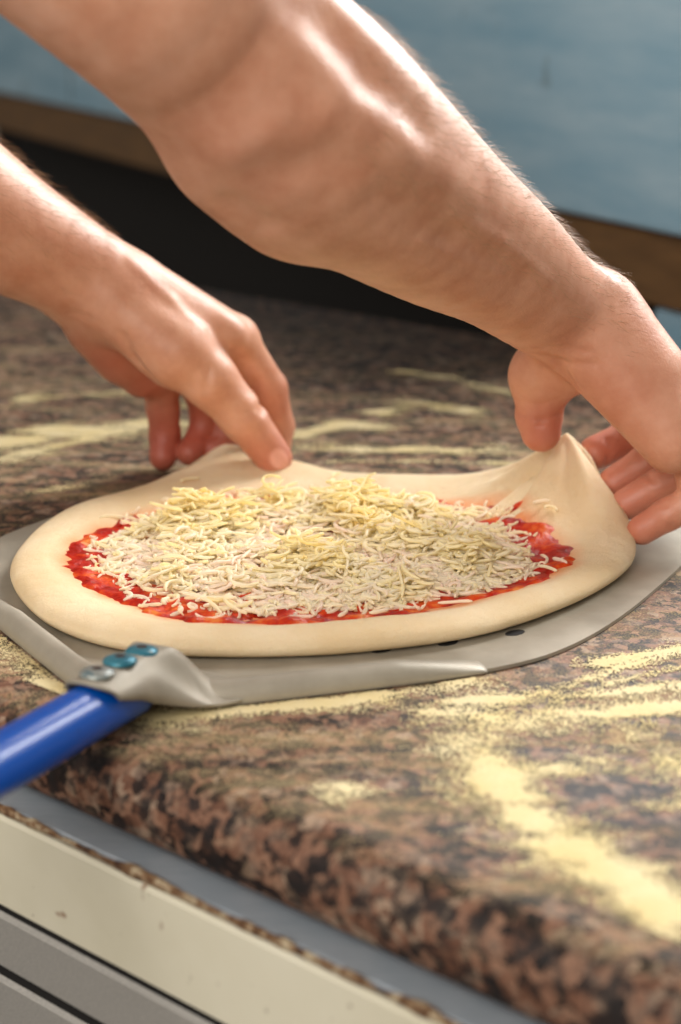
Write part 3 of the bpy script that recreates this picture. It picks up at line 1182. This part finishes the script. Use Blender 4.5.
# ------------------------------------------------------------------ pizza
ZD = ZP + TH + .0004
pizza = empty('pizza', (0, 0, 0))
tag(pizza, 'raw round pizza with red sauce and grated cheese, lying on the metal peel', 'pizza')
front = [(10, 571), (18, 593), (44, 618), (90, 637), (150, 647), (230, 650), (320, 648), (400, 641), (470, 631), (530, 615), (590, 591), (627, 567), (637, 548)]
rear = [(630, 524), (605, 503), (560, 489), (500, 480), (420, 476), (360, 474), (300, 474), (240, 476), (180, 481), (120, 492), (75, 505), (40, 524), (19, 546)]
out = [G(x, y, ZD + .006)[:2] for x, y in front] + [G(x, y, ZD + .0085)[:2] for x, y in rear]
NA, NR = 360, 78
OUT = spline(out, NA, closed=True)
PC = G(325, 560, ZD + .006)[:2]
ang = np.unwrap(np.arctan2(OUT[:, 1] - PC[1], OUT[:, 0] - PC[0]))
rad = np.linalg.norm(OUT - PC, axis=1)
o_ = np.argsort(ang % (2 * math.pi))
ANG, RAD = (ang % (2 * math.pi))[o_], rad[o_]


def Rof(a):
    return np.interp(np.asarray(a) % (2 * math.pi), ANG, RAD, period=2 * math.pi)


APR = P(567, 432, 1.022)
BR = np.append(G(592, 500, ZD + .009)[:2], ZD + .010)
APL = P(226, 446, 1.128)
BL = np.append(G(236, 476, ZD + .0085)[:2], ZD + .010)


def sst(a, b, x):
    t = np.clip((x - a) / (b - a), 0, 1)
    return t * t * (3 - 2 * t)


def deform(p):
    p = np.array(p, float)
    d = p[:, :2] - BR[:2]
    dist = np.linalg.norm(d, axis=1)
    th = np.arctan2(d[:, 1], d[:, 0])
    wgt = np.clip(1 - dist / .108, 0, 1) ** 2.15
    fold = (np.sin(th * 8.0 + 1.2) - .4 * np.sin(th * 16)) * .0052 * wgt ** .5 * np.clip(dist / .03, 0, 1) * np.clip(1 - dist / .098, 0, 1)
    q = p + wgt[:, None] * (APR - BR)
    q[:, 2] += fold
    nb = np.exp(-(dist / .012) ** 2)                    # nipped thin between thumb and finger
    q[:, 1] += (q[:, 1] - APR[1]) * -0.3 * nb
    d = p[:, :2] - BL[:2]
    ex = d[:, 0] / .044
    ey = d[:, 1] / .030
    wgt = np.exp(-(ex ** 2 + ey ** 2) * 1.3)
    q += wgt[:, None] * (APL - BL) * 1.0
    q[:, 2] += .0025 * np.cos(d[:, 0] / .0075) * wgt
    return q


def dome(u, a, c):
    """top height of the dough above its underside"""
    rim = .0128 + .0016 * c
    return np.where(u < .5, .0062, .0062 + (rim - .0062) * sst(.68, .93, u))


def top_pts(u, a, lift=0.0):
    """dough surface at fraction u of the radius, direction a"""
    u, a = np.asarray(u, float), np.asarray(a, float)
    R_ = Rof(a)
    cx = np.stack([np.cos(a) * 2.2, np.sin(a) * 2.2, a * 0], 1)
    c = vnoise(cx, 1.0, 4.0, 2)
    # rim: from u = .90 the section bends over in a half round
    t = np.clip((u - .90) / .10, 0, 1) * (math.pi / 2)
    hh = dome(np.minimum(u, .9), a, c)
    uu = np.where(u > .90, .90 + .10 * np.sin(t), u)
    z = np.where(u > .90, .0055 + (hh - .0055) * np.cos(t), hh)
    p = np.stack([PC[0] + uu * R_ * np.cos(a), PC[1] + uu * R_ * np.sin(a), ZD + z + lift], 1)
    n = vnoise(p, 26, 1.7, 3)
    p[:, 2] += .0011 * n * np.clip(1.02 - u, 0, .2) / .2
    return deform(p)


A = np.linspace(0, 2 * math.pi, NA, endpoint=False)
us = np.concatenate([np.linspace(0.004, .74, 34), np.linspace(.75, .90, 18), np.linspace(.906, 1.0, 14)])
rows = [top_pts(np.full(NA, u), A) for u in us]
for t in np.linspace(.2, 1, 6) * math.pi / 2:             # underside of the rim
    R_ = Rof(A)
    uu = .93 + .07 * math.cos(t)
    z = .0055 * (1 - math.sin(t))
    rows.append(deform(np.stack([PC[0] + uu * R_ * np.cos(A), PC[1] + uu * R_ * np.sin(A), np.full(NA, ZD + z)], 1)))
rows.append(deform(np.stack([PC[0] + .45 * Rof(A) * np.cos(A), PC[1] + .45 * Rof(A) * np.sin(A), np.full(NA, ZD)], 1)))
VD = np.concatenate(rows)
nr = len(rows)
i0 = np.arange(NA)
QD = np.concatenate([np.stack([r * NA + i0, (r + 1) * NA + i0, (r + 1) * NA + (i0 + 1) % NA, r * NA + (i0 + 1) % NA], 1) for r in range(nr - 1)])
me = bpy.data.meshes.new('dough')
FD = [tuple(q) for q in QD] + [tuple(range(NA))] + [tuple((nr - 1) * NA + k for k in range(NA))[::-1]]
me.from_pydata([tuple(p) for p in VD], [], FD)


def inv_ua(px, py, z=ZD + .008):
    q = G(px, py, z)[:2] - PC
    a = math.atan2(q[1], q[0]) % (2 * math.pi)
    return np.linalg.norm(q) / float(Rof(a)), a


sauce_px = [(64, 556), (70, 578), (98, 596), (135, 607), (190, 628), (250, 629), (330, 624), (400, 617), (445, 612), (490, 602), (540, 588), (572, 571), (566, 549), (545, 532),
            (510, 512), (470, 504), (400, 497), (330, 494), (250, 496), (190, 503), (130, 518), (90, 533)]
sa = np.array([inv_ua(*q) for q in sauce_px])
o_ = np.argsort(sa[:, 1])
SU = lambda a: np.interp(np.asarray(a) % (2 * math.pi), sa[o_, 1], sa[o_, 0], period=2 * math.pi)
uD = np.concatenate([np.full(NA, u) for u in us] + [np.full(NA, 2.0)] * (nr - len(us)))
aD = np.tile(A, nr)
stn = np.clip((SU(aD) + .05 - uD) / .08, 0, 1)
stn = stn * (.5 + .5 * np.clip(.5 + vnoise(VD, 60, 9.0, 3), 0, 1))
fattr(me, 'stain', stn)
dough = link('dough', me, M['dough'], pizza)
fix_normals(dough)

# sauce: a thin wet layer with a ragged border and thin patches
ns_, na_ = 70, 420
aS = np.linspace(0, 2 * math.pi, na_, endpoint=False)
bnd = SU(aS) + .040 * vnoise(np.stack([np.cos(aS) * 9, np.sin(aS) * 9, aS * 0], 1), 1.0, 2.0, 4)
grid, uu_ = [], []
for i in range(ns_):
    u = bnd * (i + .3) / (ns_ - 1)
    grid.append(top_pts(u, aS, .0))
    uu_.append((bnd - u) * .165)
VS = np.concatenate(grid)
edge_d = np.concatenate(uu_)
n1 = vnoise(VS, 55, 5.0, 4)
n2 = vnoise(VS, 190, 6.0, 2)
th_ = np.minimum(.0022, edge_d * .5) * (1 + .8 * n1 + .4 * n2) - .0004
drag = vnoise(VS @ np.diag([14., 55., 1.]), 1.0, 12.0, 3)        # spoon drags leave bare streaks
th_ -= .0022 * np.clip(drag - .12, 0, 1) * 3.0
VS[:, 2] += np.clip(th_, -.0012, .004)
i0 = np.arange(na_)
QS = np.concatenate([np.stack([r * na_ + i0, r * na_ + (i0 + 1) % na_, (r + 1) * na_ + (i0 + 1) % na_, (r + 1) * na_ + i0], 1) for r in range(ns_ - 1)])
QS = QS[(th_[QS].max(1) > -.0002)]
keep = np.unique(QS)
remap = np.full(len(VS), -1)
remap[keep] = np.arange(len(keep))
so = link('tomato_sauce', fast_quads('tomato_sauce', VS[keep], remap[QS]), M['sauce'], pizza)
so['label'] = 'glossy red tomato sauce'

# grated cheese: curled shreds heaped over the sauce
cheese_px = [(86, 548), (95, 566), (116, 578), (150, 590), (190, 605), (250, 611), (330, 604), (395, 600), (430, 596), (480, 587), (525, 574), (548, 562), (540, 548), (525, 535),
             (505, 522), (470, 509), (430, 500), (380, 496), (330, 491), (270, 493), (215, 498), (175, 504), (130, 521), (104, 536)]
ca = np.array([inv_ua(x, y, ZD + .011) for x, y in cheese_px])
o_ = np.argsort(ca[:, 1])
CU = lambda a: np.interp(np.asarray(a) % (2 * math.pi), ca[o_, 1], ca[o_, 0], period=2 * math.pi)
bare = [G(x, y, ZD + .009)[:2] for x, y in ((270, 572), (250, 575), (235, 596), (200, 600), (365, 492), (540, 552), (555, 560), (500, 545), (560, 548), (440, 600))]


def shred(p0, ang0, L, r, curl, zamp, n=8):
    """world path of one shred starting at p0"""
    pts = []
    q = np.array(p0, float)
    a = ang0
    ph = random.uniform(0, 6.28)
    for i in range(n):
        s = i / (n - 1)
        pts.append(q + np.array([0, 0, zamp * math.sin(ph + s * 4.0) + zamp]))
        a += curl / n * (1 + .5 * math.sin(ph + 5 * s))
        q = q + np.array([math.cos(a), math.sin(a), 0]) * L / n
    return np.array(pts)


def make_shreds():
    target = 5800
    cand = []
    N = 17000
    a = rng.uniform(0, 2 * math.pi, N)
    fr_ = np.sqrt(rng.uniform(0, 1.2, N))
    u = np.minimum(CU(a) * fr_, .80)
    base_p = top_pts(u, a)
    den = vnoise(base_p, 34, 31.0, 3)
    hill = np.clip(.55 + 1.2 * vnoise(base_p, 24, 17.0, 2) + .35 * np.clip((base_p[:, 1] - PC[1]) / .1, -1, 1), 0, 1.4)
    Vs, Fs, tone = [], [], []
    cnt = 0
    for i in range(N):
        if cnt >= target:
            break
        p = base_p[i]
        acc = .85 + 1.0 * den[i]
        acc *= 1 - .96 * sst(.76, 1.06, fr_[i])
        for b in bare:
            acc *= 1 - .92 * math.exp(-(np.linalg.norm(p[:2] - b) / .0125) ** 2)
        if random.random() > acc:
            continue
        edge = 1 - sst(.6, 1.0, fr_[i])
        h = .0012 + random.random() ** 1.4 * (.0150 * hill[i] * min(1, edge * 1.6) + .0014)
        small = random.random() < (.22 if fr_[i] < .95 else .7)
        L = random.uniform(.004, .009) if small else random.uniform(.012, .034)
        r = random.uniform(.0006, .0009) if small else random.uniform(.00078, .00112)
        n = 5 if small else 11
        path = shred((0, 0, 0), random.uniform(0, 6.283), L, r, random.gauss(0, 3.6), random.uniform(0, .0022), n)
        path = path - path.mean(0) + p
        path[:, 2] += h - (path[:, 2].min() - p[2]) * .4
        path[:, 2] = np.maximum(path[:, 2], p[2] + .0004 + r)
        rr = np.full(n, r)
        rr[0] *= .6
        rr[-1] *= .6
        rr *= 1 + .15 * np.sin(np.arange(n) * 2.1 + random.random() * 6)
        path = np.concatenate([path[:1] * 1.12 - path[1:2] * .12, path, path[-1:] * 1.12 - path[-2:-1] * .12])
        rr = np.concatenate([[1e-5], rr, [1e-5]])
        v, f = tube(path, rr, 6, False)
        k = len(Vs)
        Vs += v
        Fs += [tuple(k + x for x in q) for q in f]
        tn = np.clip(.34 + .45 * (hill[i] - .5) * min(1, edge * 2) + random.gauss(0, .14), 0, 1)
        tone += [tn] * len(v)
        cnt += 1
    me = fast_quads('grated_cheese', np.array(Vs), np.array(Fs))
    fattr(me, 'tone', tone)
    o = link('grated_cheese', me, M['cheese'], pizza)
    o['kind'] = 'stuff'
    o['label'] = 'pale yellow grated cheese'


make_shreds()

# a few shreds that lie apart on the dough and the sauce
loose = [(548, 521, .5), (557, 525, 2.2), (500, 583, .2), (515, 580, .4), (530, 578, 2.8), (548, 574, .1), (560, 566, 2.0), (545, 560, 1.0), (150, 606, .3), (165, 600, 2.6), (140, 598, .1),
         (128, 596, .6), (178, 612, .5), (108, 540, 1.2), (93, 560, 2.2), (188, 490, 2.3), (455, 606, .2), (380, 615, .1), (300, 618, 2.9), (338, 470, 1.6)]
for x, y, a in loose:
    u, an = inv_ua(x, y, ZD + .009)
    p = top_pts([min(u, .86)], [an])[0]
    r = random.uniform(.0008, .0011)
    n = 9
    path = shred((0, 0, 0), a, random.uniform(.010, .019), r, random.gauss(0, 1.8), .0003, n)
    path = path - path.mean(0) + p + np.array([0, 0, r + .0016])
    rr = np.full(n, r)
    rr[0] *= .5
    rr[-1] *= .5
    v, f = tube(path, rr, 8, True)
    o = pydata('cheese_shred', v, f, M['cheese'], pizza)
    fattr(o.data, 'tone', np.full(len(v), random.uniform(.15, .5)))

# ------------------------------------------------------------------ semolina flour on the worktop
strokes = [  # image polyline, half width in metres, density
    ([(430, 716), (520, 722), (600, 716), (690, 706)], .011, 1.0),
    ([(560, 700), (640, 690), (700, 684)], .008, .8),
    ([(440, 702), (520, 700), (560, 690), (620, 668), (690, 650)], .006, .8),
    ([(600, 664), (650, 655), (690, 650)], .007, .9),
    ([(590, 690), (640, 676), (690, 668)], .005, .7),
    ([(130, 716), (200, 716), (300, 706), (400, 694), (470, 684)], .010, .9),
    ([(480, 752), (500, 790), (545, 835), (600, 870), (680, 916)], .017, .95),
    ([(470, 765), (540, 770), (600, 760)], .008, .6),
    ([(640, 725), (670, 760), (700, 800)], .016, .7),
    ([(300, 818), (325, 805), (345, 790)], .010, .75),
    ([(165, 760), (195, 770)], .006, .6),
    ([(0, 640), (30, 665), (70, 700)], .012, .7),
    ([(-10, 446), (60, 432), (130, 430), (160, 424)], .022, 1.0),
    ([(-10, 462), (40, 450), (90, 440)], .012, .8),
    ([(20, 400), (120, 392), (190, 405)], .010, .6),
    ([(300, 436), (340, 424), (380, 428)], .010, .9),
    ([(380, 412), (420, 404), (470, 412)], .012, .8),
    ([(310, 448), (370, 452), (500, 450)], .010, .8),
    ([(400, 372), (450, 378), (520, 396)], .007, .7),
    ([(330, 462), (420, 462), (520, 464)], .006, .6),
    ([(640, 570), (670, 560), (700, 545)], .008, .5),
    ([(-10, 500), (40, 492), (100, 480)], .008, .5),
]


def flour():
    h = .0007
    x0, x1, y0, y1 = -.30, .27, -.40, .50
    X = np.arange(x0, x1, h)
    Y = np.arange(y0, y1, h)
    gx, gy = np.meshgrid(X, Y, indexing='ij')
    D = np.zeros_like(gx)
    for pxs, wd, s in strokes:
        q = [G(x, y, .9)[:2] for x, y in pxs]
        m = np.full_like(gx, 9.0)
        for a, b in zip(q[:-1], q[1:]):
            d = b - a
            t = np.clip(((gx - a[0]) * d[0] + (gy - a[1]) * d[1]) / (d @ d), 0, 1)
            m = np.minimum(m, np.hypot(gx - a[0] - t * d[0], gy - a[1] - t * d[1]))
        D = np.maximum(D, s * np.exp(-(m / (1.15 * wd)) ** 1.4))
    sel = D > .08
    pts = np.stack([gx[sel], gy[sel], gx[sel] * 0], 1)
    lf = np.zeros_like(D)
    lf[sel] = vnoise(pts @ np.diag([30., 60., 1.]), 1.0, 2.5, 4) * .50
    u_in = (gx - E0[0]) * NIN[0] + (gy - E0[1]) * NIN[1]
    T = D + lf + rng.uniform(-.33, .33, D.shape) - .54
    T[(~sel) | (u_in < .022) | (u_in > .73)] = -1
    # nothing under the peel's blade: keep a cell only outside its outline
    from mathutils.geometry import intersect_point_tri_2d
    ix, iy = np.nonzero(T > 0)
    poly = cen + (oc - cen) * 1.014
    inside = np.zeros(len(ix), bool)
    px_, py_ = X[ix], Y[iy]
    j = len(poly) - 1
    for i in range(len(poly)):
        c1 = (poly[i, 1] > py_) != (poly[j, 1] > py_)
        xx = (poly[j, 0] - poly[i, 0]) * (py_ - poly[i, 1]) / (poly[j, 1] - poly[i, 1] + 1e-12) + poly[i, 0]
        inside ^= c1 & (px_ < xx)
        j = i
    ix, iy = ix[~inside], iy[~inside]
    nid = {}
    V_, F_ = [], []

    def vid(i, j):
        if (i, j) not in nid:
            nid[(i, j)] = len(V_)
            i_, j_ = min(i, D.shape[0] - 1), min(j, D.shape[1] - 1)
            V_.append((x0 + (i + random.uniform(-.35, .35)) * h, y0 + (j + random.uniform(-.35, .35)) * h,
                       .9003 + min(.0006, max(0, T[i_, j_] + .1) * .0006)))
        return nid[(i, j)]
    for i, j in zip(ix, iy):
        F_.append((vid(i, j), vid(i + 1, j), vid(i + 1, j + 1), vid(i, j + 1)))
    o = link('semolina_flour', fast_quads('semolina_flour', np.array(V_), np.array(F_)), M['flour'])
    tag(o, 'yellow semolina flour streaked across the granite worktop around the peel', 'flour', 'stuff')


flour()
